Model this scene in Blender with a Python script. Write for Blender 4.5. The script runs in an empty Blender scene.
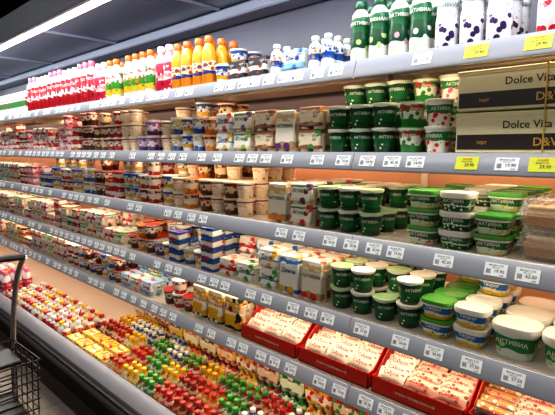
import bpy, bmesh, math, random
from mathutils import Vector, Matrix
R=random.Random(7)
sc=bpy.context.scene
col=sc.collection
def lin(h):
    h=h.lstrip('#'); c=[int(h[i:i+2],16)/255 for i in (0,2,4)]
    return tuple(((x/12.92) if x<=.04045 else ((x+.055)/1.055)**2.4) for x in c)+(1,)
def M(name,hexc,rough=.4,metal=0,emit=0,alpha=1,var=.06,vscale=30,bump=0):
    m=bpy.data.materials.new(name); m.use_nodes=True
    nt=m.node_tree; b=nt.nodes['Principled BSDF']
    c=lin(hexc)
    tc=nt.nodes.new('ShaderNodeTexCoord'); n=nt.nodes.new('ShaderNodeTexNoise'); n.inputs['Scale'].default_value=vscale
    nt.links.new(tc.outputs['Object'],n.inputs['Vector'])
    r=nt.nodes.new('ShaderNodeValToRGB')
    r.color_ramp.elements[0].color=tuple(x*(1-var) for x in c[:3])+(1,)
    r.color_ramp.elements[1].color=tuple(min(1,x*(1+var)) for x in c[:3])+(1,)
    nt.links.new(n.outputs['Fac'],r.inputs['Fac']); nt.links.new(r.outputs['Color'],b.inputs['Base Color'])
    b.inputs['Roughness'].default_value=rough; b.inputs['Metallic'].default_value=metal
    b.inputs['Alpha'].default_value=alpha
    if emit:
        b.inputs['Emission Color'].default_value=c; b.inputs['Emission Strength'].default_value=emit
    return m
def P(name,H,stops,blob=None,blob2=None,wob=0,rough=.35):
    m=bpy.data.materials.new(name); m.use_nodes=True
    nt=m.node_tree; L=nt.links.new; N=nt.nodes.new; b=nt.nodes['Principled BSDF']
    b.inputs['Roughness'].default_value=rough
    tc=N('ShaderNodeTexCoord'); sep=N('ShaderNodeSeparateXYZ'); L(tc.outputs['Object'],sep.inputs[0])
    d=N('ShaderNodeMath'); d.operation='DIVIDE'; L(sep.outputs['Z'],d.inputs[0]); d.inputs[1].default_value=H
    f=d.outputs[0]; f0=f
    if wob:
        n=N('ShaderNodeTexNoise'); n.inputs['Scale'].default_value=28; n.inputs['Detail'].default_value=0
        L(tc.outputs['Object'],n.inputs['Vector'])
        s=N('ShaderNodeMath'); s.operation='MULTIPLY_ADD'; L(n.outputs['Fac'],s.inputs[0]); s.inputs[1].default_value=wob*2; s.inputs[2].default_value=-wob
        a=N('ShaderNodeMath'); a.operation='ADD'; L(f,a.inputs[0]); L(s.outputs[0],a.inputs[1]); f=a.outputs[0]
    oi=N('ShaderNodeObjectInfo')
    def ramp(stops,fac):
        r=N('ShaderNodeValToRGB'); cr=r.color_ramp; cr.interpolation='CONSTANT'
        cr.elements.remove(cr.elements[1])
        cr.elements[0].position=stops[0][0]; cr.elements[0].color=lin(stops[0][1])
        for p,c in stops[1:]:
            e=cr.elements.new(p); e.color=lin(c)
        L(fac,r.inputs['Fac']); return r.outputs['Color']
    c=ramp(stops,f)
    for k,bl in enumerate((blob,blob2)):
        if not bl: continue
        cols,scale,th,zl,zh=bl
        v=N('ShaderNodeTexVoronoi'); v.inputs['Scale'].default_value=scale; L(tc.outputs['Object'],v.inputs['Vector'])
        def mt(op,a,bv):
            q=N('ShaderNodeMath'); q.operation=op; L(a,q.inputs[0])
            if isinstance(bv,(int,float)): q.inputs[1].default_value=bv
            else: L(bv,q.inputs[1])
            return q.outputs[0]
        mk=mt('MULTIPLY',mt('MULTIPLY',mt('LESS_THAN',v.outputs['Distance'],th),mt('GREATER_THAN',f0,zl)),mt('LESS_THAN',f0,zh))
        mx=N('ShaderNodeMix'); mx.data_type='RGBA'
        L(mk,mx.inputs[0]); L(c,mx.inputs[6])
        if isinstance(cols,str): mx.inputs[7].default_value=lin(cols)
        else:
            L(ramp([(i/len(cols),q) for i,q in enumerate(cols)],oi.outputs['Random']),mx.inputs[7])
        c=mx.outputs[2]
    L(c,b.inputs['Base Color'])
    return m
_t={}
def textgeo(s,size):
    k=(s,size)
    if k in _t: return _t[k]
    cu=bpy.data.curves.new('t','FONT'); cu.body=s; cu.size=size; cu.align_x='CENTER'; cu.align_y='CENTER'; cu.resolution_u=2
    cu.offset=size*.012
    ob=bpy.data.objects.new('t',cu); col.objects.link(ob); bpy.context.view_layer.update()
    dg=bpy.context.evaluated_depsgraph_get(); e=ob.evaluated_get(dg); me=e.to_mesh()
    v=[(a.co.x,a.co.y) for a in me.vertices]; f=[tuple(p.vertices) for p in me.polygons]
    e.to_mesh_clear(); bpy.data.objects.remove(ob); bpy.data.curves.remove(cu)
    _t[k]=(v,f); return _t[k]
class MB:
    def __init__(s): s.v=[];s.f=[];s.m=[];s.mats=[]
    def mi(s,m):
        if m not in s.mats: s.mats.append(m)
        return s.mats.index(m)
    def add(s,v,f,m,X=None):
        o=len(s.v)
        s.v+= [tuple(X@Vector(q)) for q in v] if X else [tuple(q) for q in v]
        s.f+=[tuple(o+i for i in q) for q in f]
        s.m+=[s.mi(m)]*len(f); return s
    def merge(s,o):
        n=len(s.v); s.v+=o.v; s.f+=[tuple(n+i for i in q) for q in o.f]; s.m+=[s.mi(o.mats[i]) for i in o.m]; return s
    def lathe(s,prof,seg=24,p=2,sx=1,sy=1,off=(0,0,0)):
        rings=[]
        for r,z,m in prof:
            if r<=1e-6: s.v.append((off[0],off[1],z+off[2])); rings.append([len(s.v)-1])
            else:
                ring=[]
                for i in range(seg):
                    a=2*math.pi*(i+.5)/seg; c,q=math.cos(a),math.sin(a)
                    x=math.copysign(abs(c)**(2/p),c); y=math.copysign(abs(q)**(2/p),q)
                    s.v.append((off[0]+r*x*sx,off[1]+r*y*sy,z+off[2])); ring.append(len(s.v)-1)
                rings.append(ring)
        for k in range(len(prof)-1):
            a,b=rings[k],rings[k+1]; mi=s.mi(prof[k][2])
            for i in range(seg):
                j=(i+1)%seg
                if len(a)==1 and len(b)==1: break
                if len(a)==1: s.f.append((a[0],b[j],b[i]))
                elif len(b)==1: s.f.append((a[i],a[j],b[0]))
                else: s.f.append((a[i],a[j],b[j],b[i]))
                s.m.append(mi)
        return s
    def box(s,c,d,m,bev=0,tx=1,ty=1,X=None):
        bm=bmesh.new(); bmesh.ops.create_cube(bm,size=1)
        for v in bm.verts:
            t=v.co.z>0
            v.co.x*=d[0]*(tx if t else 1); v.co.y*=d[1]*(ty if t else 1); v.co.z*=d[2]
        if bev: bmesh.ops.bevel(bm,geom=bm.edges[:],offset=bev,segments=1,affect='EDGES')
        bm.verts.index_update()
        vs=[(v.co.x+c[0],v.co.y+c[1],v.co.z+c[2]) for v in bm.verts]; fs=[tuple(v.index for v in f.verts) for f in bm.faces]
        bm.free(); return s.add(vs,fs,m,X)
    def text(s,t,size,m,z,y=None,rad=None,phi=0,x=0,up=False,sxx=1):
        v,f=textgeo(t,size); o=[]
        for a,b in v:
            a*=sxx
            if up: a,b=-b,a
            zz=z+b
            if rad:
                r=rad(zz) if callable(rad) else rad
                r+=.0009; an=phi+a/r; o.append((r*math.sin(an),-r*math.cos(an),zz))
            else: o.append((x+a,y(zz) if callable(y) else y,zz))
        return s.add(o,f,m)
    def tube(s,pts,r,m,seg=8,sub=5,closed=False):
        P=[Vector(p) for p in pts]; n=len(P); o=[]
        if sub>1:
            rng=range(n if closed else n-1)
            for i in rng:
                p0=P[(i-1)%n] if (closed or i>0) else P[0]; p1=P[i]; p2=P[(i+1)%n]; p3=P[(i+2)%n] if (closed or i+2<n) else P[-1]
                for k in range(sub):
                    t=k/sub; o.append(.5*((2*p1)+(p2-p0)*t+(2*p0-5*p1+4*p2-p3)*t*t+(3*p1-p0-3*p2+p3)*t**3))
            if not closed: o.append(P[-1])
        else: o=P
        n=len(o); vs=[];fs=[]; up=None
        for i in range(n):
            a=o[i-1] if (i>0 or closed) else o[i]; b=o[(i+1)%n] if (i<n-1 or closed) else o[i]
            t=(b-a).normalized()
            if up is None: up=Vector((0,0,1)) if abs(t.z)<.9 else Vector((1,0,0))
            sd=t.cross(up).normalized(); up=sd.cross(t).normalized()
            for k in range(seg):
                an=2*math.pi*k/seg; vs.append(o[i]+(sd*math.cos(an)+up*math.sin(an))*r)
        for i in range(n if closed else n-1):
            for k in range(seg):
                j=(k+1)%seg; i2=(i+1)%n
                fs.append((i*seg+k,i*seg+j,i2*seg+j,i2*seg+k))
        if not closed: fs.append(tuple(range(seg))[::-1]); fs.append(tuple((n-1)*seg+k for k in range(seg)))
        return s.add(vs,fs,m)
    def build(s,name,ang=40,smooth=True):
        me=bpy.data.meshes.new(name); me.from_pydata(s.v,[],s.f)
        for m in s.mats: me.materials.append(m)
        me.polygons.foreach_set('material_index',s.m)
        me.polygons.foreach_set('use_smooth',[smooth]*len(s.f))
        me.update()
        if smooth: me.set_sharp_from_angle(angle=math.radians(ang))
        return me
protos=[]
class Proto:
    def __init__(s,name,label,cat,w,d,h,root,parts=()):
        s.name=name;s.w=w;s.d=d;s.h=h
        me=root.build(name) if root else None
        s.ob=bpy.data.objects.new(name,me); s.ob['label']=label; s.ob['category']=cat
        s.parts=[]
        full=MB()
        if root: full.merge(root)
        for n,mb,lb in parts:
            q=bpy.data.objects.new(n,mb.build(n))
            if lb: q['label']=lb
            s.parts.append(q); full.merge(mb)
        s.sob=bpy.data.objects.new(name,full.build(name)) if parts else s.ob
        s.sob['label']=label; s.sob['category']=cat
        protos.append(s)
def place(p,x,y,z,rz=0,group=None,simple=False,rx=0,ry=0):
    o=(p.sob if simple else p.ob).copy(); col.objects.link(o)
    o.location=(x,y,z); o.rotation_euler=(rx,ry,rz)
    if group: o['group']=group
    if not simple:
        for q in p.parts:
            c=q.copy(); col.objects.link(c); c.parent=o
    return o
def single(name,label,cat,mb,parts=(),loc=(0,0,0),kind=None,ang=40,smooth=True,rot=(0,0,0)):
    o=bpy.data.objects.new(name,mb.build(name,ang,smooth) if mb else None); col.objects.link(o)
    o['label']=label; o['category']=cat
    if kind: o['kind']=kind
    o.location=loc; o.rotation_euler=rot
    for n,m,lb in parts:
        c=bpy.data.objects.new(n,m.build(n,ang,smooth)); col.objects.link(c); c.parent=o
        if lb: c['label']=lb
    return o
# ---------------- plain materials
white=M('white plastic','#e2ded2',.35); cream=M('cream card','#d6cba0',.5); silver=M('foil','#c8c8ca',.25,.6)
dgreen=M('dark green','#0c4a2a',.35); lgreen=M('light green','#4c9a38',.4); navy=M('navy','#18286c',.4); redm=M('red','#b4161e',.4)
yel=M('yellow','#e6b418',.4); orangem=M('orange','#e06a14',.4); black=M('ink','#1a1714',.5); brown=M('dark brown card','#24150e',.45)
gold=M('gold ink','#c8a050',.35,.3); pink=M('pink','#e0708c',.4); blue=M('blue','#2050a0',.4); purple=M('purple','#4a246a',.4)
palegreen=M('pale green foil','#a8c890',.35)
peachw=M('peach white','#e8cfb4',.4); tagw=M('tag card','#e6e6e4',.5); tagy=M('tag yellow','#d4d428',.5)
railm=M('rail plastic','#aaaab2',.22,.0,var=.05,vscale=4); shelfm=M('shelf enamel','#c0b8b0',.35,var=.04,vscale=5)
backm=M('case back panel','#b88c70',.45,var=.08,vscale=3)  # peach base colour carries part of the warm glow behind the products
topback=M('upper back panel','#4a4858',.4,var=.25,vscale=2)
canopym=M('canopy metal','#5c6474',.25,.4,var=.15,vscale=2); canopyw=M('canopy enamel','#8a90a0',.3,var=.1,vscale=2)
bump=M('bumper','#7d7a80',.35,var=.1,vscale=6); dark=M('dark kick','#1c1b1e',.5)
chrome=M('chrome','#b8b8bc',.25,.85); blackp=M('black plastic','#1a1a1c',.4)
tubew=M('cool tube','#f4f8ff',.3,emit=16); tubeo=M('warm tube','#ffdcae',.3,emit=4)
clear=M('clear plastic','#f4f4f0',.08,alpha=.2)
cake=M('sponge cake','#a06a2c',.8,var=.5,vscale=120); cream2=M('frosting','#bf9a62',.6,var=.35,vscale=70)
trayred=M('red card','#c4200f',.45)
# ---------------- product generators
FL=['#c8202c','#5a2a6a','#e8801c','#c8202c','#8ab03a','#e0608a']
def cup(name,label,H,rt,rb,pm,lidm,txt=None,tm=None,ts=.014,tz=.5,rim=white,p=2,sx=1,sy=1,lidh=.0,cat='yogurt cup',seg=24,lidname='foil_lid'):
    b=MB(); Hb=H-lidh
    b.lathe([(0,0,pm),(rb*.93,0,pm),(rb,.004,pm),(rb+(rt-rb)*.5,Hb*.5,pm),(rt*.985,Hb-.012,pm),(rt,Hb-.009,rim),(rt*1.07,Hb-.008,rim),(rt*1.07,Hb-.003,rim),(0,Hb-.003,rim)],seg,p,sx,sy)
    if txt:
        if p==2:
            f=lambda z:rb+(rt-rb)*min(1,max(0,z/Hb))+.0006
            for ph in (0,2.1,4.2): b.text(txt,ts,tm,H*tz,rad=f,phi=ph)
        else:
            yf=lambda z:-(rb+(rt-rb)*z/Hb)*sy-.0012
            b.text(txt,ts,tm,H*tz,y=yf)
            v,f=textgeo(txt,ts); b.add([((rb+(rt-rb)*(H*tz+q)/Hb)*sx+.0012,a,H*tz+q) for a,q in v],f,tm)
    l=MB()
    if lidh:
        l.lathe([(0,Hb-.0028,lidm),(rt*1.09,Hb-.0028,lidm),(rt*1.1,H-.004,lidm),(rt*1.07,H,lidm),(rt*1.0,H,lidm),(rt*.97,H-.003,lidm),(0,H-.003,lidm)],seg,p,sx,sy)
    else:
        l.lathe([(0,H-.0028,lidm),(rt*1.09,H-.0028,lidm),(rt*1.09,H-.0012,lidm),(rt*1.02,H,lidm),(rt*.9,H-.0012,lidm),(0,H-.0008,lidm)],seg,p,sx,sy)
    return Proto(name,label,cat,2*rt*1.1*sx,2*rt*1.1*sy,H,b,[(lidname,l,None)])
def bottle(name,label,H,r,pm,capm,cr=.016,txt=None,tm=None,ts=.018,tz=.42,style=0,cat='drink bottle',neck=None,up=False):
    b=MB(); neck=neck or pm
    if style==0: pr=[(0,0),(r*.85,0),(r,.008),(r,H*.4),(r*.9,H*.5),(r*.93,H*.6),(r*.97,H*.68),(r*.85,H*.78),(cr*1.05,H*.86),(cr,H*.885)]
    elif style==1: pr=[(0,0),(r*.9,0),(r,.006),(r,H*.62),(r*.93,H*.7),(r*.7,H*.79),(cr*1.05,H*.85),(cr,H*.885)]
    else: pr=[(0,0),(r*.9,0),(r,.005),(r*1.0,H*.2),(r*.86,H*.3),(r*.86,H*.36),(r,H*.45),(r,H*.6),(r*.8,H*.74),(cr,H*.8),(cr,H*.885)]
    b.lathe([(a,z,pm if z<H*.78 else neck) for a,z in pr],20)
    if txt:
        for ph in (0,2.1,4.2): b.text(txt,ts,tm,H*tz,rad=r+.0003,phi=ph,up=up)
    c=MB()
    prc=[(0,H*.88),(cr*1.2,H*.88),(cr*1.25,H*.9),(cr*1.2,H*.985),(cr*1.05,H),(0,H)]
    c.lathe([(a,z,capm) for a,z in prc],20)
    c.lathe([(cr*1.25,H*.868,capm),(cr*1.25,H*.876,capm),(cr,H*.876,capm)],20)
    return Proto(name,label,cat,2*r+.005,2*r+.004,H,b,[('bottle_cap',c,None)])
def multipack(name,label,pm,cupm,txt,tm,W=.128,D=.128,H=.088,ts=.022,cat='yogurt multipack'):
    s=MB(); s.box((0,0,H/2+.006),(W-.016,D,H-.012),pm,bev=.004,ty=.84)
    yf=lambda z:-(D/2)*(1-.16*(z-.012)/(H-.012))-.0015
    s.text(txt,ts,tm,H*.62,y=yf)
    v,f=textgeo(txt,ts); s.add([(W/2-.0068,a,H*.62+q) for a,q in v],f,tm)
    s.add([(a,q*1.2,H+.0008) for a,q in v],f,tm)
    ps=[('sleeve',s,None)]
    for i in (-1,1):
        for j in (-1,1):
            c=MB(); c.lathe([(0,0,cupm),(.024,0,cupm),(.029,H*.75,cupm),(.031,H*.78,white),(.031,H*.8,white),(0,H*.8,white)],14,off=(i*(W/2-.0315),j*(D/2-.034),0))
            ps.append(('cup',c,None))
    return Proto(name,label,cat,W,D+.003,H+.001,None,ps)
def bottlepack(label,pm,bm_,capm,txt,tm):
    H=.15; r=.0255; cr=.012; g=.0515
    s=MB(); s.box((0,0,.056),(.157,.106,.09),pm,bev=.008)
    s.text(txt,.028,tm,.062,y=-.0542); v,f=textgeo(txt,.022); s.add([(.0797,a,.062+q) for a,q in v],f,tm)
    ps=[('printed_sleeve',s,None)]
    for i in (-1,0,1):
        for j in (-.5,.5):
            c=MB(); pr=[(0,0,bm_),(r*.9,0,bm_),(r,.006,bm_),(r,H*.66,bm_),(r*.86,H*.76,bm_),(cr,H*.84,bm_),(cr,H*.89,capm),(cr*1.2,H*.89,capm),(cr*1.2,H*.985,capm),(cr,H,capm),(0,H,capm)]
            c.lathe(pr,14,off=(i*g,j*g,0)); ps.append(('bottle',c,None))
    return Proto('drink_multipack',label,'drink multipack',.162,.112,H,None,ps)
def carton(name,label,pm,W,D,H,txt=None,tm=None,ts=.02,tz=.5,cat='milk carton',gable=True):
    b=MB(); hb=H*.8 if gable else H
    b.box((0,0,hb/2),(W,D,hb),pm,bev=.002)
    ps=[]
    if txt:
        b.text(txt,ts,tm,hb*tz,y=-D/2-.001); v,f=textgeo(txt,ts); b.add([(W/2+.001,a,hb*tz+q) for a,q in v],f,tm)
    if gable:
        g=MB(); w=W/2-.002;d=D/2-.002;z0=hb;z1=H*.95
        g.add([(-w,-d,z0),(w,-d,z0),(w,d,z0),(-w,d,z0),(-w,0,z1),(w,0,z1)],[(0,1,5,4),(2,3,4,5),(1,2,5),(3,0,4)],pm)
        g.box((0,0,(z1+H)/2),(W-.004,.003,H-z1+.002),pm)
        ps=[('gable_top',g,None)]
    else:
        g=MB(); g.box((0,0,H-.003),(W*.5,D*.5,.007),pm,bev=.001)
        g.box((W*.25,0,H*.5),(W*.5+.001,D+.001,.002),white)
        ps=[('carton_flap',g,None)]
    return Proto(name,label,cat,W+.003,D+.003,H+.001,b,ps)
# ---------------- prints
gA=P('green cup print',.085,[(0,'#0a4424'),(.25,'#126030'),(.62,'#0a4022'),(.86,'#e4e4da')],(['#f4f0e4','#d8e8a8','#f0f0f0'],60,.24,.05,.35),wob=.06)
gB=P('white green fruit print',.085,[(0,'#e6e0d0'),(.45,'#237a3c'),(.78,'#e8e4d8')],(FL,55,.42,.02,.5),wob=.08)
wR=P('white red print',.085,[(0,'#e6dcd4'),(.3,'#b81c24'),(.6,'#e8e0d8')],(['#c8202c','#d85a30','#7a2a4a'],60,.42,.6,.95),wob=.1)
wC=P('cream cup print',.08,[(0,'#e4d0b4'),(.5,'#ecdcc8'),(.8,'#8a5a3c')],(['#d08a40','#a8502a','#d0a060'],36,.32,.1,.6),wob=.05)
wY=P('yellow blue print',.085,[(0,'#e4dcd0'),(.2,'#d8a028'),(.42,'#e8e2d6'),(.75,'#2c4a98')],(['#a83022','#2c4a98','#d87018'],60,.4,.4,.78),wob=.08)
wB=P('brown white print',.085,[(0,'#4a2818'),(.4,'#e2d4c4'),(.8,'#982420')],(['#4a2818','#b83028'],50,.36,.35,.8),wob=.1)
tG=P('green tub print',.06,[(0,'#0b4a28'),(.3,'#dce0d2'),(.36,'#0f5c30'),(.72,'#d8e0ce')],(['#c8dc8c','#e8f0d8','#a8cc6c'],70,.28,.0,.45),wob=.1)
tG2=P('green white tub print',.06,[(0,'#cfd8b8'),(.36,'#126234'),(.78,'#dfe4d6')],(['#6ab040','#c8203c','#e0b030'],60,.35,.0,.5),wob=.12)
tB=P('blue tub print',.062,[(0,'#d8b030'),(.22,'#dcdcd6'),(.38,'#1a64a8'),(.78,'#dcdcd8')],(['#e8c030','#4aa03a','#e8c030'],60,.38,.0,.45),wob=.12)
tW=P('big tub print',.1,[(0,'#dfe2d8'),(.3,'#1c7a3e'),(.7,'#e2e4da')],(['#7ab040','#a8cc80'],40,.35,.02,.45),wob=.1)
bS=P('strawberry bottle print',.22,[(0,'#e8dedc'),(.7,'#ece8e4')],('#b81026',34,.42,.03,.38),(['#e07a94','#d05070'],60,.28,.3,.56),wob=.04)
bP=P('berry bottle print',.21,[(0,'#e4e0e4'),(.7,'#1a6a3a'),(.78,'#d8d4dc')],(['#241440','#3c1838','#301a50'],46,.42,.03,.36),(['#7a5a9a','#b8a0c0'],60,.26,.3,.5),wob=.03)
bG=P('green bottle print',.21,[(0,'#dfe2d8'),(.22,'#0b4626'),(.48,'#0f5c32'),(.72,'#e0e2da')],(['#e0e0d8','#b8cc7c','#d8a0ac'],40,.38,.12,.4),wob=.07)
bO=P('orange bottle print',.23,[(0,'#d8841a'),(.22,'#203e8c'),(.3,'#e8dab0'),(.5,'#dc9a20')],(['#e0601c','#c83c18'],40,.38,.25,.52),wob=.05)
bK=P('pink bottle print',.24,[(0,'#c01c3c'),(.25,'#e4d0d0'),(.42,'#c8344e'),(.62,'#dc98a8')],(['#980a24','#e4e0e0'],40,.38,.0,.55),wob=.06)
bW=P('white bottle print',.24,[(0,'#e2e0d8'),(.12,'#d8c034'),(.25,'#3a8a30'),(.42,'#e4e0d8')],(['#c83c1c','#d8901c','#488a28'],38,.38,.2,.66),wob=.06)
bR=P('red bottle print',.28,[(0,'#a81420'),(.3,'#e2d2d2'),(.45,'#b82438'),(.68,'#e4d4d4')],(['#8a0c18','#c83450','#a81424'],34,.44,.1,.66),wob=.07)
bb=P('blue small bottle print',.12,[(0,'#e0e2e4'),(.25,'#2050a0'),(.45,'#e2e2e4')],(['#b81c28','#2050a0','#d8901a'],60,.38,.3,.7),wob=.05)
kG=P('green carton print',.17,[(0,'#e2e4de'),(.3,'#2c7a34'),(.6,'#e4e4de')],(['#2c7a34','#b81c28'],50,.34,.3,.8),wob=.08)
sp=[]
for i,(a,b_,c_) in enumerate((('#c01824','#e4d8c4','#1c7a30'),('#d8a020','#163488','#e4dcc8'),('#1c58b0','#e0e2e2','#c01824'),('#2a8a30','#dcdec8','#d88c18'),('#7a1830','#e0b0b8','#c01840'))):
    sp.append(P('small drink print %d'%i,.16,[(0,a),(.28,b_),(.42,c_),(.7,'#e4ded4')],([a,'#e6b418',c_],60,.38,.1,.68),wob=.08))
def pk_(n,H,st,bl): return P(n,H,st,bl,wob=.08)
mW=pk_('white pack print',.088,[(0,'#d8cab4'),(.3,'#e4ded0'),(.82,'#2c8048'),(.9,'#e0dccc')],(FL,24,.36,.05,1.3))
mC=pk_('coffee pack print',.088,[(0,'#7a4a28'),(.3,'#d8c2a0'),(.84,'#9a6a40')],(['#5a3018','#2c7a34','#a86a34'],24,.38,.05,1.3))
mB=pk_('blue pack print',.088,[(0,'#e0e0d8'),(.45,'#2c64b0'),(.52,'#e2e0d8')],(['#c8281f','#d8a018','#489828','#2c64b0'],26,.4,.05,1.3))
mL=pk_('light blue pack print',.088,[(0,'#7aa8d0'),(.4,'#e2e4e4'),(.8,'#9cc0dc')],(['#c8281f','#2c64b0','#2c64b0'],26,.34,.05,1.3))
mK=pk_('black pack print',.088,[(0,'#1c1a20'),(.35,'#dedad0'),(.6,'#24202a')],(['#c8b898','#982420'],28,.34,.0,1.3))
mY=pk_('yellow pack print',.17,[(0,'#241e1a'),(.18,'#d8a018'),(.5,'#e4d4a4'),(.7,'#d89a18'),(.9,'#e8dcc0')],(['#241e1a','#e4e0d0','#b81c24'],24,.42,.1,1.2))
mR=pk_('red pack print',.088,[(0,'#e0d8cc'),(.4,'#b41c24'),(.62,'#e2dcd0')],(['#c8281f','#d88c18','#4a246a'],26,.4,.0,1.3))
pk=P('packet print',.05,[(0,'#d8cab4'),(.3,'#e2d8c4')],(['#c8283a','#d05c3c','#b83450'],50,.2,.1,.9),rough=.3)
pkp=P('pink packet print',.05,[(0,'#c88878'),(.45,'#dcc0a4')],(['#c04058','#8a4a30'],44,.3,.1,.9),rough=.3)
pkb=P('dark packet print',.05,[(0,'#3a2018'),(.45,'#b88a48')],(['#e2d8c0','#b81c28'],50,.3,.1,.9),rough=.3)
AK='АКТИВИА'
c_green=cup('yogurt_cup','dark green yogurt cup with white lettering and pale green foil lid',.085,.043,.034,gA,palegreen,AK,white,.014,.62)
c_greenw=cup('yogurt_cup','dark green yogurt cup with white foil lid',.085,.043,.034,gA,white,AK,white,.014,.62)
c_fruit=cup('fruit_yogurt_cup','white yogurt cup with green band and fruit picture',.085,.043,.034,gB,white,AK,white,.014,.62)
c_red=cup('fruit_yogurt_cup','white yogurt cup with red band and berry picture',.085,.042,.033,wR,silver,'Чудо',white,.02,.45)
c_cream=cup('pudding_cup','pale cream pudding cup with brown rim band',.08,.043,.035,wC,peachw,'Десерт',orangem,.014,.65)
c_yb=cup('dessert_cup','white dessert cup with yellow and blue bands',.085,.042,.033,wY,blue,'Йогурт',navy,.014,.62)
c_ybw=cup('dessert_cup','white dessert cup with yellow and blue bands, white lid',.085,.042,.033,wY,white,'Йогурт',navy,.014,.62)
c_br=cup('dessert_cup','brown and white chocolate dessert cup',.085,.042,.033,wB,redm,'Десерт',redm,.014,.6)
VC=[]
for nm,a,b_,c_,ld in (('red and cream','#b01c20','#e2d4c4','#6a2018',white),('pink and white','#d88090','#e6dcd8','#b83058',pink),('purple and white','#4a246a','#e0d8dc','#8a4a9a',silver),('orange and brown','#d07820','#e4cfa8','#5a2c18',orangem),('green and red','#2a7a30','#dcdccc','#b81c24',lgreen),('blue and white','#1c50a0','#dedee0','#c8a028',silver),('brown and beige','#5a3420','#d8bc98','#7a2018',peachw)):
    VC.append(cup('fruit_yogurt_cup' if len(VC)%2 else 'dessert_cup',nm+' printed yogurt cup with foil lid',.08+.004*(len(VC)%3),.042,.034,P(nm+' cup print',.085,[(0,a),(.3,b_),(.62,c_),(.86,b_)],([a,c_,b_],55,.4,.1,.85),wob=.12),ld,'Йогурт',white,.014,.68))
VR=[VC[0],VC[1],c_red,VC[6],c_br]
CB=[]
for nm,a,b_,c_ in (('red and white','#b01c20','#e2d8cc','#d88a20'),('blue and cream','#1c4a90','#e0d8c4','#b81c24'),('brown and gold','#4a2818','#c89a48','#e2d4c0'),('green and white','#1c6a34','#dfe0d4','#c83a30')):
    CB.append(carton('dessert_box','small '+nm+' rectangular dessert box',P(nm+' box print',.055,[(0,a),(.35,b_),(.75,a)],([c_,b_,a],30,.4,.0,1.3),wob=.12),.1,.08,.055,'Сырок',white,.02,.5,cat='dessert box',gable=False))
def tub(*a,**k): return cup(*a,p=3.2,sx=1.0,sy=.84,lidh=.01,cat='yogurt tub',lidname='tub_lid',seg=32,**k)
t_green=tub('spread_tub','low dark green oval tub with white lid',.06,.05,.043,tG,white,AK,white,.014,.55)
t_green2=tub('spread_tub','low white and green tub with green lid',.06,.05,.043,tG2,lgreen,AK,white,.014,.55)
t_blue=tub('cottage_cheese_tub','blue, white and yellow oval tub with white lid',.062,.05,.043,tB,white,'Творог',white,.016,.58)
t_blueb=tub('cottage_cheese_tub','blue, white and yellow oval tub with blue lid',.062,.05,.043,tB,blue,'Творог',white,.016,.58)
t_bluey=tub('cottage_cheese_tub','blue, white and yellow oval tub with green lid',.062,.05,.043,tB,lgreen,'Творог',white,.016,.58)
t_big=cup('large_yogurt_tub','large white tub with green band and white lettering',.1,.062,.052,tW,white,AK,white,.019,.52,p=3,sx=1,sy=.9,lidh=.014,cat='yogurt tub',lidname='tub_lid',seg=32)
b_str=bottle('drinking_yogurt_bottle','white drinking yogurt bottle with red strawberry splash',.225,.037,bS,dgreen,.018,AK,dgreen,.017,.62)
b_ber=bottle('drinking_yogurt_bottle','white drinking yogurt bottle with dark berry print',.215,.035,bP,dgreen,.018,AK,dgreen,.016,.6)
b_grn=bottle('drinking_yogurt_bottle','dark green and white drinking yogurt bottle with green cap',.212,.035,bG,dgreen,.018,AK,white,.016,.62)
b_org=bottle('juice_drink_bottle','orange whey drink bottle with blue label band',.235,.036,bO,orangem,.017,'Сок',navy,.03,.4,style=1)
b_pnk=bottle('milkshake_bottle','pink and red milkshake bottle with white label',.245,.036,bK,white,.017,'Чудо',redm,.026,.35,style=1)
b_wht=bottle('kefir_bottle','white kefir bottle with yellow and green label',.245,.037,bW,orangem,.017,'Кефир',redm,.02,.55,style=1)
b_red=bottle('milkshake_bottle','tall red and white berry milk bottle with pink cap',.28,.04,bR,pink,.018,'Чудо',white,.028,.58,style=0)
b_redw=bottle('milkshake_bottle','tall red and white berry milk bottle with white cap',.265,.04,bR,white,.018,'Чудо',white,.028,.58,style=0)
b_blu=bottle('probiotic_bottle','small white bottle with blue band',.125,.027,bb,white,.013,'Био',navy,.016,.62,style=2)
k_grn=carton('milk_carton','white and green gable top milk carton',kG,.07,.07,.19,'Молоко',dgreen,.018,.8)
sd_w=bottle('small_drink_bottle','small yellow and blue probiotic drink bottle with yellow cap',.16,.032,sp[1],yel,.015,'Био',white,.014,.36,style=2)
sd_r=bottle('small_drink_bottle','small white and blue drink bottle with red cap',.16,.032,sp[2],redm,.015,'Био',white,.014,.36,style=2)
sd_p=bottle('small_drink_bottle','small pink and crimson drink bottle with white cap',.16,.032,sp[4],white,.015,'Био',white,.014,.36,style=2)
m_w=multipack('yogurt_multipack','white four-cup yogurt pack in printed card sleeve',mW,peachw,AK,dgreen,ts=.018)
m_c=multipack('yogurt_multipack','coffee-coloured four-cup yogurt pack in card sleeve',mC,peachw,AK,white,ts=.018)
m_b=multipack('yogurt_multipack','white and blue four-cup fruit yogurt pack',mB,white,'Данон',navy)
m_l=multipack('yogurt_multipack','light blue four-cup yogurt pack',mL,white,'Данон',navy)
m_k=multipack('yogurt_multipack','black and white four-cup dessert pack',mK,white,AK,black,ts=.018)
m_r=multipack('yogurt_multipack','white and red four-cup yogurt pack',mR,white,'Чудо',white)
m_y=multipack('dessert_multipack','tall yellow and black card dessert pack',mY,white,'Растишка',redm,W=.13,D=.11,H=.175,ts=.022)
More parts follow.
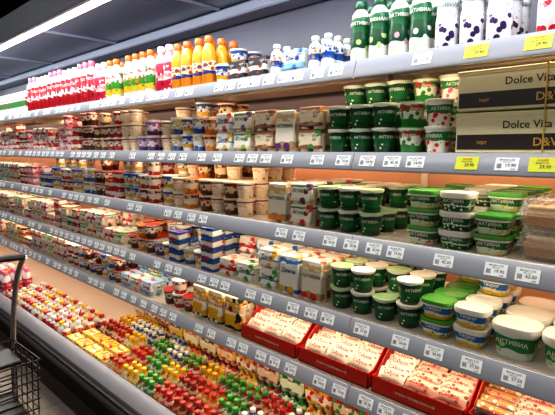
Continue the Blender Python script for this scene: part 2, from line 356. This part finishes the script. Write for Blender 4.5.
m_wt=multipack('yogurt_multipack','tall white and beige fruit yogurt pack',pk_('tall white pack print',.17,[(0,'#b08a5c'),(.25,'#e2d8c4'),(.75,'#c8a878'),(.9,'#e2dccc')],(FL,18,.34,.05,1.3)),peachw,AK,dgreen,W=.125,D=.11,H=.17,ts=.02)
m_bt=multipack('yogurt_multipack','tall white and blue fruit yogurt pack',pk_('tall blue pack print',.17,[(0,'#2c64b0'),(.2,'#e0e0d8'),(.8,'#3c74b8'),(.9,'#e2e0d8')],(['#c8281f','#d8a018','#489828','#5a2c78'],18,.36,.05,1.3)),white,'Данон',navy,W=.125,D=.11,H=.17,ts=.026)
m_y2=multipack('dessert_multipack','yellow and blue card dessert pack',pk_('yellow blue pack print',.1,[(0,'#1c50a0'),(.3,'#d8a818'),(.8,'#e0b428')],(['#e4e0d0','#b81c24'],30,.36,.1,1.2)),white,'Творог',redm,W=.13,D=.1,H=.1,ts=.022)
BP=[]
def bpk(label,a,b_,c_,bo,cap,txt,tm): BP.append(bottlepack(label,P('pack sleeve '+a,.1,[(0,a),(.3,b_),(.7,a)],([c_,b_],30,.4,.1,1.1),wob=.12),P('bottle print '+bo,.15,[(0,bo),(.7,bo),(.76,a)],([c_,b_],40,.35,.5,.9),wob=.05),cap,txt,tm))
bpk('red six-bottle probiotic drink pack with red caps','#a8161c','#d8b890','#c88a1c','#d0b8a0',redm,'Имунеле',white)
bpk('green six-bottle drink pack with green caps','#1a6a2c','#ccd0b4','#b01c26','#b8bca0',lgreen,'Био',white)
bpk('blue and yellow six-bottle drink pack with white caps','#1a4488','#c89c1c','#d0cabc','#d0c088',white,'Актуаль',white)
bpk('orange six-bottle drink pack with red caps','#c05c12','#d4c49c','#a8161c','#d0a058',redm,'Чудо',white)
bpk('brown six-bottle drink pack with red caps','#5a2c18','#d0b898','#a8161c','#c89a6a',redm,'Имунеле',white)
bpk('yellow six-bottle drink pack with yellow caps','#c89418','#d4cab0','#a8161c','#d0c08c',yel,'Чудо',redm)
bpk('crimson six-bottle drink pack with green caps','#8a1224','#ccac8c','#28782e','#d0c8bc',lgreen,'Био',white)
def packet(name,label,pm,L=.108,Hh=.046,T=.018):
    b=MB(); nx,nz=12,6; vs=[];fs=[]
    for s_ in (1,-1):
        for i in range(nx+1):
            for k in range(nz+1):
                u=i/nx;v=k/nz
                e=min(1,max(0,(min(u,1-u)-.08)/.12)); th=T/2*math.sqrt(e)*(max(0,1-(2*v-1)**4))**.5
                vs.append((L*(u-.5),-s_*(th+.0004),Hh*v))
    n=(nx+1)*(nz+1)
    for s_ in (0,1):
        for i in range(nx):
            for k in range(nz):
                a=s_*n+i*(nz+1)+k; q=(a,a+nz+1,a+nz+2,a+1); fs.append(q if s_==0 else q[::-1])
    b.add(vs,fs,pm); b.text('Сырок',.02,redm,Hh*.5,y=-T/2-.0012)
    return Proto(name,label,'snack packet',L,T,Hh,b)
p_w=packet('snack_packet','white and red glazed curd snack packet',pk)
p_p=packet('snack_packet','pink and beige wrapped curd snack packet',pkp)
p_b=packet('snack_packet','dark brown and gold snack packet',pkb)

# ---------------- SHELVES
zc=[1.824,1.505,1.20,.893,.62]; zs=[z+.03 for z in zc]
joints=[.3,-.95,-2.2,-3.45,-4.7,-5.95,-7.2,-8.45]
for k,z in enumerate(zs):
    for a,b_ in zip(joints[:-1],joints[1:]):
        w=a-b_-.004; cx=(a+b_)/2
        body=MB(); body.box((0,.268,-.011),(w,.528,.022),shelfm,bev=.002)
        body.box((0,.268,-.026),(w-.02,.03,.01),shelfm)
        rail=MB()
        pr=[(-.004,0),(-.011,0),(-.033,-.058),(-.031,-.064),(-.024,-.064),(-.005,-.006)]
        vs=[(sx*w/2,y,q) for sx in (-1,1) for y,q in pr]; n=len(pr)
        fs=[(i,(i+1)%n,n+(i+1)%n,n+i) for i in range(n)]+[tuple(range(n))[::-1],tuple(range(n,2*n))]
        rail.add(vs,[f[::-1] for f in fs],railm)
        tb=MB(); tb.tube([(-w/2+.03,.03,-.036),(w/2-.03,.03,-.036)],.007,tubeo,sub=1)
        br=[]
        for sx in (-1,1):
            q=MB(); q.box((sx*(w/2-.012),.37,-.045),(.004,.3,.05),shelfm); br.append(('bracket',q,None))
        o=single('shelf','white enamelled metal display shelf with grey price rail','shelf',body,[('price_rail',rail,'pale grey plastic price rail'),('lamp_tube',tb,'glowing warm lamp tube')]+br,loc=(cx,0,z))
        o['group']='shelves of the dairy case'
pt=[]
for i,pr in enumerate(('34.90','27.50','19.90','45.30','62.00')):
    b=MB(); b.box((0,0,0),(.062,.0012,.038),tagw)
    b.text(pr,.013,black,-.004,y=-.0012,x=.01); b.text('йогурт 2.5%',.0075,black,.0125,y=-.0012); b.text('вес 125 г',.005,black,.0055,y=-.0012); b.text('руб',.006,black,-.0145,y=-.0012,x=.018)
    for q in range(6): b.box((-.025+q*.0022,-.0009,-.006),(.001,.0005,.014),black)
    pt.append(Proto('price_tag','small white printed price tag on the shelf rail','price tag',.064,.001,.04,b))
b=MB(); b.box((0,0,0),(.066,.0012,.04),tagy); b.text('29.90',.013,black,-.006,y=-.0012,x=.008); b.text('АКЦИЯ',.008,redm,.0125,y=-.0012); b.text('йогурт 2.5%',.006,black,.0045,y=-.0012)
pty=Proto('price_tag','bright yellow promotional price tag on the shelf rail','price tag',.066,.001,.04,b)
tilt=-math.atan2(.022,.058)
yel_x=[(0,-.535),(0,-.375),(1,-.545),(1,-.345)]
for k,z in enumerate(zs):
    for kk,xx in yel_x:
        if kk==k: place(pty,xx,-.0232,z-.0295,rx=tilt,group='price tags on the shelf rails')
    x=.1
    while x>-5.2:
        if not [1 for t in yel_x if t[0]==k and abs(t[1]-x)<.068] and R.random()<.85:
            place(R.choice(pt),x,-.0232,z-.0295,rx=tilt,group='price tags on the shelf rails')
        x-=R.choice((.07,.085,.1,.08,.13))*(1.2 if k else 1)
# ---------------- FILL
def fill(ps,x0,x1,k,rows=3,layers=2,y0=.016,gx=.003,gy=.004,group='',rot=(0,0),var=0,cols=1,drop=0,back=0,blk=0,backz=0):
    if not isinstance(ps,(list,tuple)): ps=[ps]
    x=x0; z=zs[k] if k<5 else .2; i=0; p=R.choice(ps); W=max(q.w for q in ps)
    while x-(W if blk else p.w)>=x1-.001:
        if i%cols==0 and i: 
            p=R.choice([q for q in ps if q is not p] or ps)
            if x-p.w<x1-.001: break
        w=W if blk else p.w
        cx=x-w/2; y=y0; r=0; pp=p
        while r<rows:
            if blk and r%blk==0: pp=R.choice(ps)
            if y+pp.d>.53: break
            Lr=layers+(back if r>0 else 0)+(R.choice((-var,0,0)) if var else 0)
            if backz and r>=backz: Lr=layers+1
            mx=int((.258 if k else .4)/pp.h) if k<5 else 2
            if pp.name=='dessert_box': Lr=mx-R.choice((0,1,1,2))
            Lr=max(1,min(Lr,mx))
            if R.random()<drop: Lr=max(1,Lr-1)
            for l in range(Lr):
                rd=pp.name.endswith(('cup','bottle'))
                ang=R.uniform(*rot) if rd else R.uniform(-.02,.02)
                place(pp,cx+R.uniform(-.001,.001),y+pp.d/2+R.uniform(0,.002),z+l*(pp.h+.0006),ang,group,simple=(cx<-2.3))
            y+=pp.d+gy; r+=1
        x-=w+gx; i+=1
rc=(-.2,.9)
g='drinks bottles on the top shelf'
fill(b_str,-.08,-.46,0,3,1,group=g,rot=rc)
fill(b_ber,-.465,-.70,0,3,1,group=g,rot=rc)
fill(b_grn,-.71,-1.08,0,3,1,group=g,rot=rc)
fill([b_blu],-1.09,-1.22,0,3,1,group=g,rot=rc)
fill([m_l],-1.22,-1.355,0,3,1,group='yogurt packs on the top shelf')
fill([b_blu],-1.36,-1.43,0,3,1,group=g,rot=rc)
fill(m_k,-1.43,-1.70,0,2,1,group='yogurt packs on the top shelf')
fill([c_yb,c_ybw],-1.71,-1.81,0,3,1,group='cups on the top shelf',rot=rc,back=1)
fill(b_org,-1.82,-2.0,0,3,1,group=g,rot=rc)
fill([b_org,b_pnk],-2.0,-2.35,0,3,1,group=g,rot=rc,cols=2)
fill([b_wht,b_org],-2.35,-2.75,0,3,1,group=g,rot=rc,cols=4)
fill([b_wht,b_pnk],-2.75,-3.1,0,2,1,group=g,rot=rc,cols=2)
fill([b_red,b_redw],-3.1,-4.35,0,2,1,group=g,rot=rc,cols=3)
fill(k_grn,-4.36,-6.6,0,2,1,group='cartons on the top shelf')
# second shelf
fill([c_fruit,VC[4]],-.63,-.83,1,3,2,group='yogurt cups on the second shelf',rot=rc,back=1)
fill([c_green,c_greenw],-.83,-1.13,1,3,2,group='yogurt cups on the second shelf',rot=rc,back=1)
fill([m_c,m_wt],-1.13,-1.52,1,3,2,group='yogurt packs on the second shelf')
fill([m_w,m_b,m_k],-1.53,-1.8,1,3,2,group='yogurt packs on the second shelf')
fill([c_ybw,c_cream,VC[5],VC[3]],-1.81,-2.35,1,3,2,group='cups on the second shelf',rot=rc,cols=1,back=1)
fill(VR+[c_cream,c_yb,VC[2],VC[3],CB[0],CB[2]],-2.36,-3.8,1,2,3,group='cups on the second shelf',rot=rc,cols=2,drop=.4)
fill([m_r,VC[0],m_w,VC[1],c_red,CB[0]],-3.8,-6.4,1,2,2,group='packs on the second shelf',cols=2,drop=.2)
# third shelf
fill([t_green,t_green2,t_green],-.43,-.87,2,5,3,group='tubs on the third shelf',cols=1,drop=.45)
fill([c_greenw,c_green],-.875,-1.17,2,4,2,group='yogurt cups on the third shelf',rot=rc,drop=.2)
fill([m_c,m_wt,m_w],-1.175,-1.56,2,3,2,group='yogurt packs on the third shelf')
fill([c_cream,VC[6]],-1.565,-2.0,2,4,2,group='cups on the third shelf',rot=rc,drop=.2,back=1)
fill([c_ybw,c_cream,VC[3]],-2.0,-2.36,2,3,2,group='cups on the third shelf',rot=rc,cols=1,drop=.2,back=1)
fill(VR+[c_yb,c_red,VC[5],CB[0],CB[1]],-2.36,-4.3,2,2,3,group='cups on the third shelf',rot=rc,cols=2,drop=.5)
fill([m_r,VC[0],VC[4],m_b,VC[1]],-4.3,-6.4,2,2,2,group='packs on the third shelf',cols=2)
# fourth
fill(t_big,.08,-.475,3,3,1,group='tubs on the fourth shelf')
fill([t_blue,t_bluey,t_blueb],-.48,-.71,3,4,3,group='tubs on the fourth shelf',drop=.4)
fill([c_green,c_greenw,c_fruit],-.71,-1.11,3,4,2,group='yogurt cups on the fourth shelf',rot=rc,drop=.2)
fill([m_bt,m_wt,m_b],-1.11,-1.51,3,3,2,group='yogurt packs on the fourth shelf')
fill([m_b,m_r],-1.52,-1.8,3,3,1,group='yogurt packs on the fourth shelf',back=1)
fill([VC[5],c_ybw,VC[2],c_br,CB[1]],-1.81,-2.4,3,4,1,group='cups on the fourth shelf',rot=rc,cols=1,back=1)
fill([c_br,VC[3],VC[6],CB[2]],-2.41,-2.75,3,3,2,group='cups on the fourth shelf',rot=rc,cols=1,drop=.3)
fill([m_w,m_r,VC[1],CB[0],CB[3]],-2.75,-3.9,3,2,2,group='packs on the fourth shelf',drop=.3)
fill([m_r,VC[0],m_w,c_red],-3.9,-6.4,3,2,2,group='packs on the fourth shelf',cols=2,drop=.2)
# fifth
fill([m_y],-1.61,-2.02,4,3,1,group='packs on the fifth shelf')
fill([c_br,c_cream,VC[0]],-2.03,-2.4,4,4,2,group='cups on the fifth shelf',rot=rc,drop=.3)
fill([m_w,m_l],-2.42,-2.82,4,3,1,group='packs on the fifth shelf',back=1)
fill([c_yb,c_br,VC[5],VC[2],CB[1]],-2.83,-3.5,4,3,2,group='cups on the fifth shelf',rot=rc,cols=1,drop=.3)
fill([m_r,VC[0],m_w,VC[3]],-3.5,-6.4,4,2,2,group='packs on the fifth shelf',cols=2,drop=.3)
# bottom well
g='drink packs in the bottom well'
fill(BP,-.85,-2.55,5,5,1,y0=-.25,gx=.003,gy=.03,group=g,blk=1,backz=3)
fill([m_y2],-2.56,-3.1,5,2,1,y0=-.25,group='yellow packs in the bottom well')
fill([BP[2],BP[0],BP[4],BP[5]],-2.56,-3.1,5,4,1,y0=-.03,gx=.003,gy=.02,group=g,blk=1,backz=2)
fill([sd_w,sd_r,sd_p],-3.1,-4.4,5,4,1,y0=-.25,gx=.004,gy=.016,group='small drink bottles in the bottom well',rot=rc,cols=3,blk=2)
fill([b_pnk,b_wht,b_red],-4.4,-6.4,5,3,1,y0=-.25,group='bottles in the bottom well',cols=2,rot=rc)
# cream cake boxes
def cakebox(label,x,z,w=.40,d=.4,h=.118):
    b=MB(); b.box((0,0,h/2),(w,d,h),cream,bev=.003)
    b.box((0,-d/2-.0004,h*.27),(w-.01,.001,h*.38),brown); b.box((w/2+.0004,0,h*.27),(.001,d-.01,h*.38),brown); b.box((-w/2-.0004,0,h*.27),(.001,d-.01,h*.38),brown)
    b.text('Dolce Vita',.03,brown,h*.68,y=-d/2-.0012); b.text('D&V',.032,gold,h*.26,y=-d/2-.002,x=.05)
    b.text('торт',.014,gold,h*.26,y=-d/2-.002,x=-.12)
    lid=MB(); lid.box((0,0,h-.006),(w+.004,d+.004,.014),cream,bev=.002)
    st=MB()
    st.tube([(.045,-d/2-.005,.0025),(.045,-d/2-.005,h+.003),(.045,d/2+.005,h+.003),(.045,d/2+.005,.0025)],.0025,gold,sub=1,seg=6)
    single('cake_box',label,'cake box',b,[('box_lid',lid,None),('gold_cord',st,'thin gold cord')],loc=(x,.23,z))['group']='cake boxes on the second shelf'
for x in (-.405,.01):
    cakebox('cream cake box with dark band and gold lettering, on the shelf',x,zs[1]+.0005)
    cakebox('cream cake box with dark band, stacked on another box',x,zs[1]+.1245)
# clamshell containers
cl=MB(); cl.lathe([(0,0,clear),(.07,0,clear),(.082,.035,clear),(.09,.038,clear),(.09,.041,clear),(.085,.046,clear),(.074,.085,clear),(.06,.088,clear),(0,.088,clear)],32,4,1,.85)
ck=MB(); ck.box((0,0,.03),(.125,.1,.05),cake,bev=.008,tx=1.04,ty=1.04); ck.box((0,0,.062),(.12,.095,.016),cream2,bev=.006)
for q in range(4): ck.box((-.045+q*.03,0,.073),(.012,.08,.008),cake,bev=.002)
clam=Proto('cake_container','clear plastic container holding sponge cake','cake container',.182,.155,.0885,cl,[('cake_slice',ck,'golden sponge cake with cream topping')])
for x in (-.335,-.15,.04):
    for r in range(3):
        for l in range(2): place(clam,x,.016+.08+r*.158,zs[2]+l*.0892,0,'cake containers on the third shelf')
# red trays and packets
def tray(x,w=.34,d=.27,label='red card display tray filled with white snack packets',y=.15,pw=p_w):
    b=MB(); t=.003; hf=.062; hb=.175
    b.box((0,0,.002),(w,d,.004),trayred)
    b.box((0,-d/2+t/2,hf/2),(w,t,hf),trayred); b.box((0,d/2-t/2,hb/2),(w,t,hb),trayred)
    for sx in (-1,1):
        X=sx*(w/2-t/2); vs=[]
        for xx in (X-t/2,X+t/2): vs+=[(xx,-d/2,0),(xx,d/2,0),(xx,d/2,hb),(xx,d/2-.1,hb),(xx,-d/2+.04,hf),(xx,-d/2,hf)]
        n=6; fs=[(i,(i+1)%n,n+(i+1)%n,n+i) for i in range(n)]+[tuple(range(n))[::-1],tuple(range(n,2*n))]
        b.add(vs,fs,trayred)
    b.text('сырок глазированный',.014,peachw,hf*.5,y=-d/2-.0012)
    o=single('display_tray',label,'display tray',b,loc=(x,y,zs[4]+.0005)); o['group']='red trays on the fifth shelf'
    nc=3 if w>.33 else 2; st=(w-.012)/nc
    for r in range(6):
        for c in range(nc):
            for lv in range(2):
                place(pw if not isinstance(pw,list) else pw[c%len(pw)],x+(c-(nc-1)/2)*st+R.uniform(-.0005,.0005),y-d/2+.02+r*.035+lv*.008,zs[4]+.012+lv*.038+R.uniform(0,.004)+(r*.01 if lv else 0),R.uniform(-.03,.03),'snack packets in the red trays',rx=-.78+R.uniform(-.08,.08),ry=R.uniform(-.1,.1)*lv)
tray(-1.425,.345); tray(-1.06,.345); tray(-.70,.345,label='red card display tray with pale pink snack packets',pw=[p_w,p_p,p_p]); tray(-.345,.34,pw=[p_b,p_p,p_p],label='red card display tray with dark snack packets'); tray(.0,.3)
# ---------------- CASE
xL,xR=-8.45,.3; xm=(xL+xR)/2; W=xR-xL
back=MB(); back.box((xm,.56,.95),(W,.04,1.5),backm)
for j in joints[1:-1]:
    back.box((j,.537,.95),(.03,.006,1.5),shelfm)
ub=MB(); ub.box((xm,.56,2.03),(W,.04,.64),topback)
can=MB(); can.box((xm,.2,2.38),(W,.86,.05),canopym); can.box((xm,-.25,2.40),(W,.04,.17),canopyw,bev=.01)
can.box((xm,.47,2.32),(W,.14,.06),canopyw,bev=.01)
for j in joints[1:-1]: can.box((j,.1,2.35),(.02,.6,.012),canopyw)
lamp=MB(); lamp.tube([(xL+.1,-.19,2.33),(xR-.1,-.19,2.33)],.018,tubew,sub=1,seg=12)
hold=MB()
hold.box((xm,-.19,2.352),(W,.05,.014),canopyw)
base=MB(); base.box((xm,.13,.09),(W,.86,.18),dark); base.box((xm,.135,.19),(W,.85,.019),shelfm)
bp=MB()
pr=[(-.262,.2),(-.262,.305),(-.275,.315),(-.33,.30),(-.352,.275),(-.352,.20),(-.32,.12),(-.30,.10),(-.262,.10)]
n=len(pr); vs=[(x,y,z) for x in (xL,xR) for y,z in pr]
bp.add(vs,[(i,(i+1)%n,n+(i+1)%n,n+i) for i in range(n)]+[tuple(range(n))[::-1],tuple(range(n,2*n))],bump)
bl=MB(); bl.tube([(xL,-.356,.235),(xR,-.356,.235)],.014,blackp,sub=1)
single('refrigerated_display_case','long open refrigerated dairy case with lit canopy','refrigerated case',None,
 [('back_panel',back,'back panel with warm glow in its peach colour'),('upper_back_panel',ub,'dark grey upper panel'),('canopy',can,'grey metal canopy'),('canopy_lamp',lamp,'white fluorescent tube'),('lamp_holder',hold,None),('base',base,None),('front_lip',bp,'grey plastic bumper lip'),('bumper_strip',bl,'black rubber strip')])
# ---------------- ROOM
floorm=M('floor tile','#6b5c50',.35,var=.25,vscale=3); ceilm=M('ceiling paint','#2a2c34',.8,var=.2,vscale=1); wallm=M('wall paint','#4a4a52',.8,var=.1,vscale=1)
nt=floorm.node_tree; br=nt.nodes.new('ShaderNodeTexBrick'); br.offset=0; br.inputs['Scale'].default_value=2.5; br.inputs['Color1'].default_value=lin('#584a3e'); br.inputs['Color2'].default_value=lin('#4e4238'); br.inputs['Mortar'].default_value=lin('#2c2622'); br.inputs['Brick Width'].default_value=1; br.inputs['Row Height'].default_value=1; br.inputs['Mortar Size'].default_value=.012
nt.links.new([n for n in nt.nodes if n.type=='TEX_COORD'][0].outputs['Object'],br.inputs['Vector']); nt.links.new(br.outputs['Color'],nt.nodes['Principled BSDF'].inputs['Base Color'])
def struct(n,c,d,m):
    b=MB(); b.box((0,0,0),d,m); o=single(n,'plain '+n.replace('_',' ')+' of the store','room',b,loc=c,kind='structure',smooth=False); return o
struct('floor',(-4,-1.5,-.05),(13,7,.1),floorm); struct('ceiling',(-4,-1.5,3.25),(13,7,.1),ceilm)
struct('wall_back',(-4,1.55,1.6),(13,.1,3.2),wallm); struct('wall_front',(-4,-4.95,1.6),(13,.1,3.2),wallm)
struct('wall_left',(-10.45,-1.7,1.6),(.1,6.4,3.2),wallm); struct('wall_right',(2.45,-1.7,1.6),(.1,6.4,3.2),wallm)
# ---------------- TROLLEY
dy=-.10
fr=MB()
for yy in (-.93+dy,-.60+dy):
    fr.tube([(-2.6,yy,.14),(-2.58,yy,.45),(-2.52,yy,.72),(-2.42,yy,.93),(-2.3,yy,1.05)],.013,chrome,seg=12)
    fr.tube([(-2.6,yy,.14),(-2.3,yy,.16),(-2.05,yy,.2)],.012,chrome)
hd=MB(); hd.tube([(-2.3,-.93+dy,1.05),(-2.28,-.76+dy,1.06),(-2.3,-.60+dy,1.05)],.016,blackp)
bk=MB()
for q in range(7):
    zz=.3+q*.045; s_=.02*q/6
    bk.tube([(-2.55,-.91-s_+dy,zz),(-2.15,-.88-s_+dy,zz+.03),(-2.15,-.63+s_+dy,zz+.03),(-2.55,-.62+s_+dy,zz)],.004,blackp,sub=1,closed=True,seg=6)
for q in range(6):
    x=-2.53+q*.075
    bk.tube([(x,-.91+dy,.59),(x,-.9+dy,.30),(x,-.63+dy,.30),(x,-.62+dy,.59)],.0035,blackp,sub=1,seg=6)
bk.box((-2.35,-.765+dy,.29),(.4,.27,.012),blackp)
seat=MB(); seat.box((-2.42,-.765+dy,.54),(.2,.26,.02),blackp,bev=.005)
wh=[]
for x in (-2.55,-2.1):
    for yy in (-.93+dy,-.60+dy):
        w=MB(); w.lathe([(0,-.012,blackp),(.05,-.012,blackp),(.06,-.006,blackp),(.06,.006,blackp),(.05,.012,blackp),(0,.012,blackp)],20)
        w.v=[(a+x,c+yy,b_+.06) for a,b_,c in w.v]; wh.append(('wheel',w,None))
single('shopping_trolley','chrome-framed shopping trolley with black basket beside the case','shopping trolley',None,[('frame',fr,'curved chrome tube frame'),('handle',hd,None),('basket',bk,'black wire basket'),('child_seat',seat,None)]+wh)
# ---------------- LIGHTS
def area(name,loc,sx,sy,power,colr,rot=(0,0,0)):
    l=bpy.data.lights.new(name,'AREA'); l.shape='RECTANGLE'; l.size=sx; l.size_y=sy; l.energy=power; l.color=colr
    o=bpy.data.objects.new(name,l); col.objects.link(o); o.location=loc; o.rotation_euler=rot; return o
for k,z in enumerate(zs):
    area('shelf_lamp',(-3.5,.05,z-.048),7.6,.03,(10.5,10,9.5,10.5,12)[k],(1,.84,.62),(math.radians(-8),0,0))
    area('shelf_back_lamp',(-3.5,.47,z-.035),7.6,.04,10,(1,.62,.38))
area('canopy_light',(-3.6,-.19,2.31),8,.05,54,(.92,.97,1),(math.radians(25),0,0))
area('store_light',(-1.5,-2.9,3.1),5,1.2,72,(1,.97,.88),(math.radians(35),0,0))
area('store_light',(-6,-2.9,3.1),4,1.0,22,(1,.97,.88),(math.radians(35),0,0))
w=bpy.data.worlds.new('w'); sc.world=w; w.use_nodes=True; w.node_tree.nodes['Background'].inputs[0].default_value=(.5,.5,.55,1); w.node_tree.nodes['Background'].inputs[1].default_value=.2
cam=bpy.data.cameras.new('camera'); co=bpy.data.objects.new('camera',cam); col.objects.link(co); sc.camera=co
cam.lens=29.97; cam.sensor_width=36; cam.clip_start=.02
co.location=(0,-1.4,1.55); co.rotation_euler=(math.radians(90-7.34),0,math.radians(43.8))
sc.view_settings.view_transform='Standard'
try: sc.view_settings.look='Medium High Contrast'
except Exception as e: print('look',e)
for p in protos:
    for o in [p.ob]+p.parts+([p.sob] if p.sob is not p.ob else []): bpy.data.objects.remove(o)
from collections import Counter
print(Counter(o.name.split('.')[0] for o in sc.objects if o.parent is None).most_common(40))
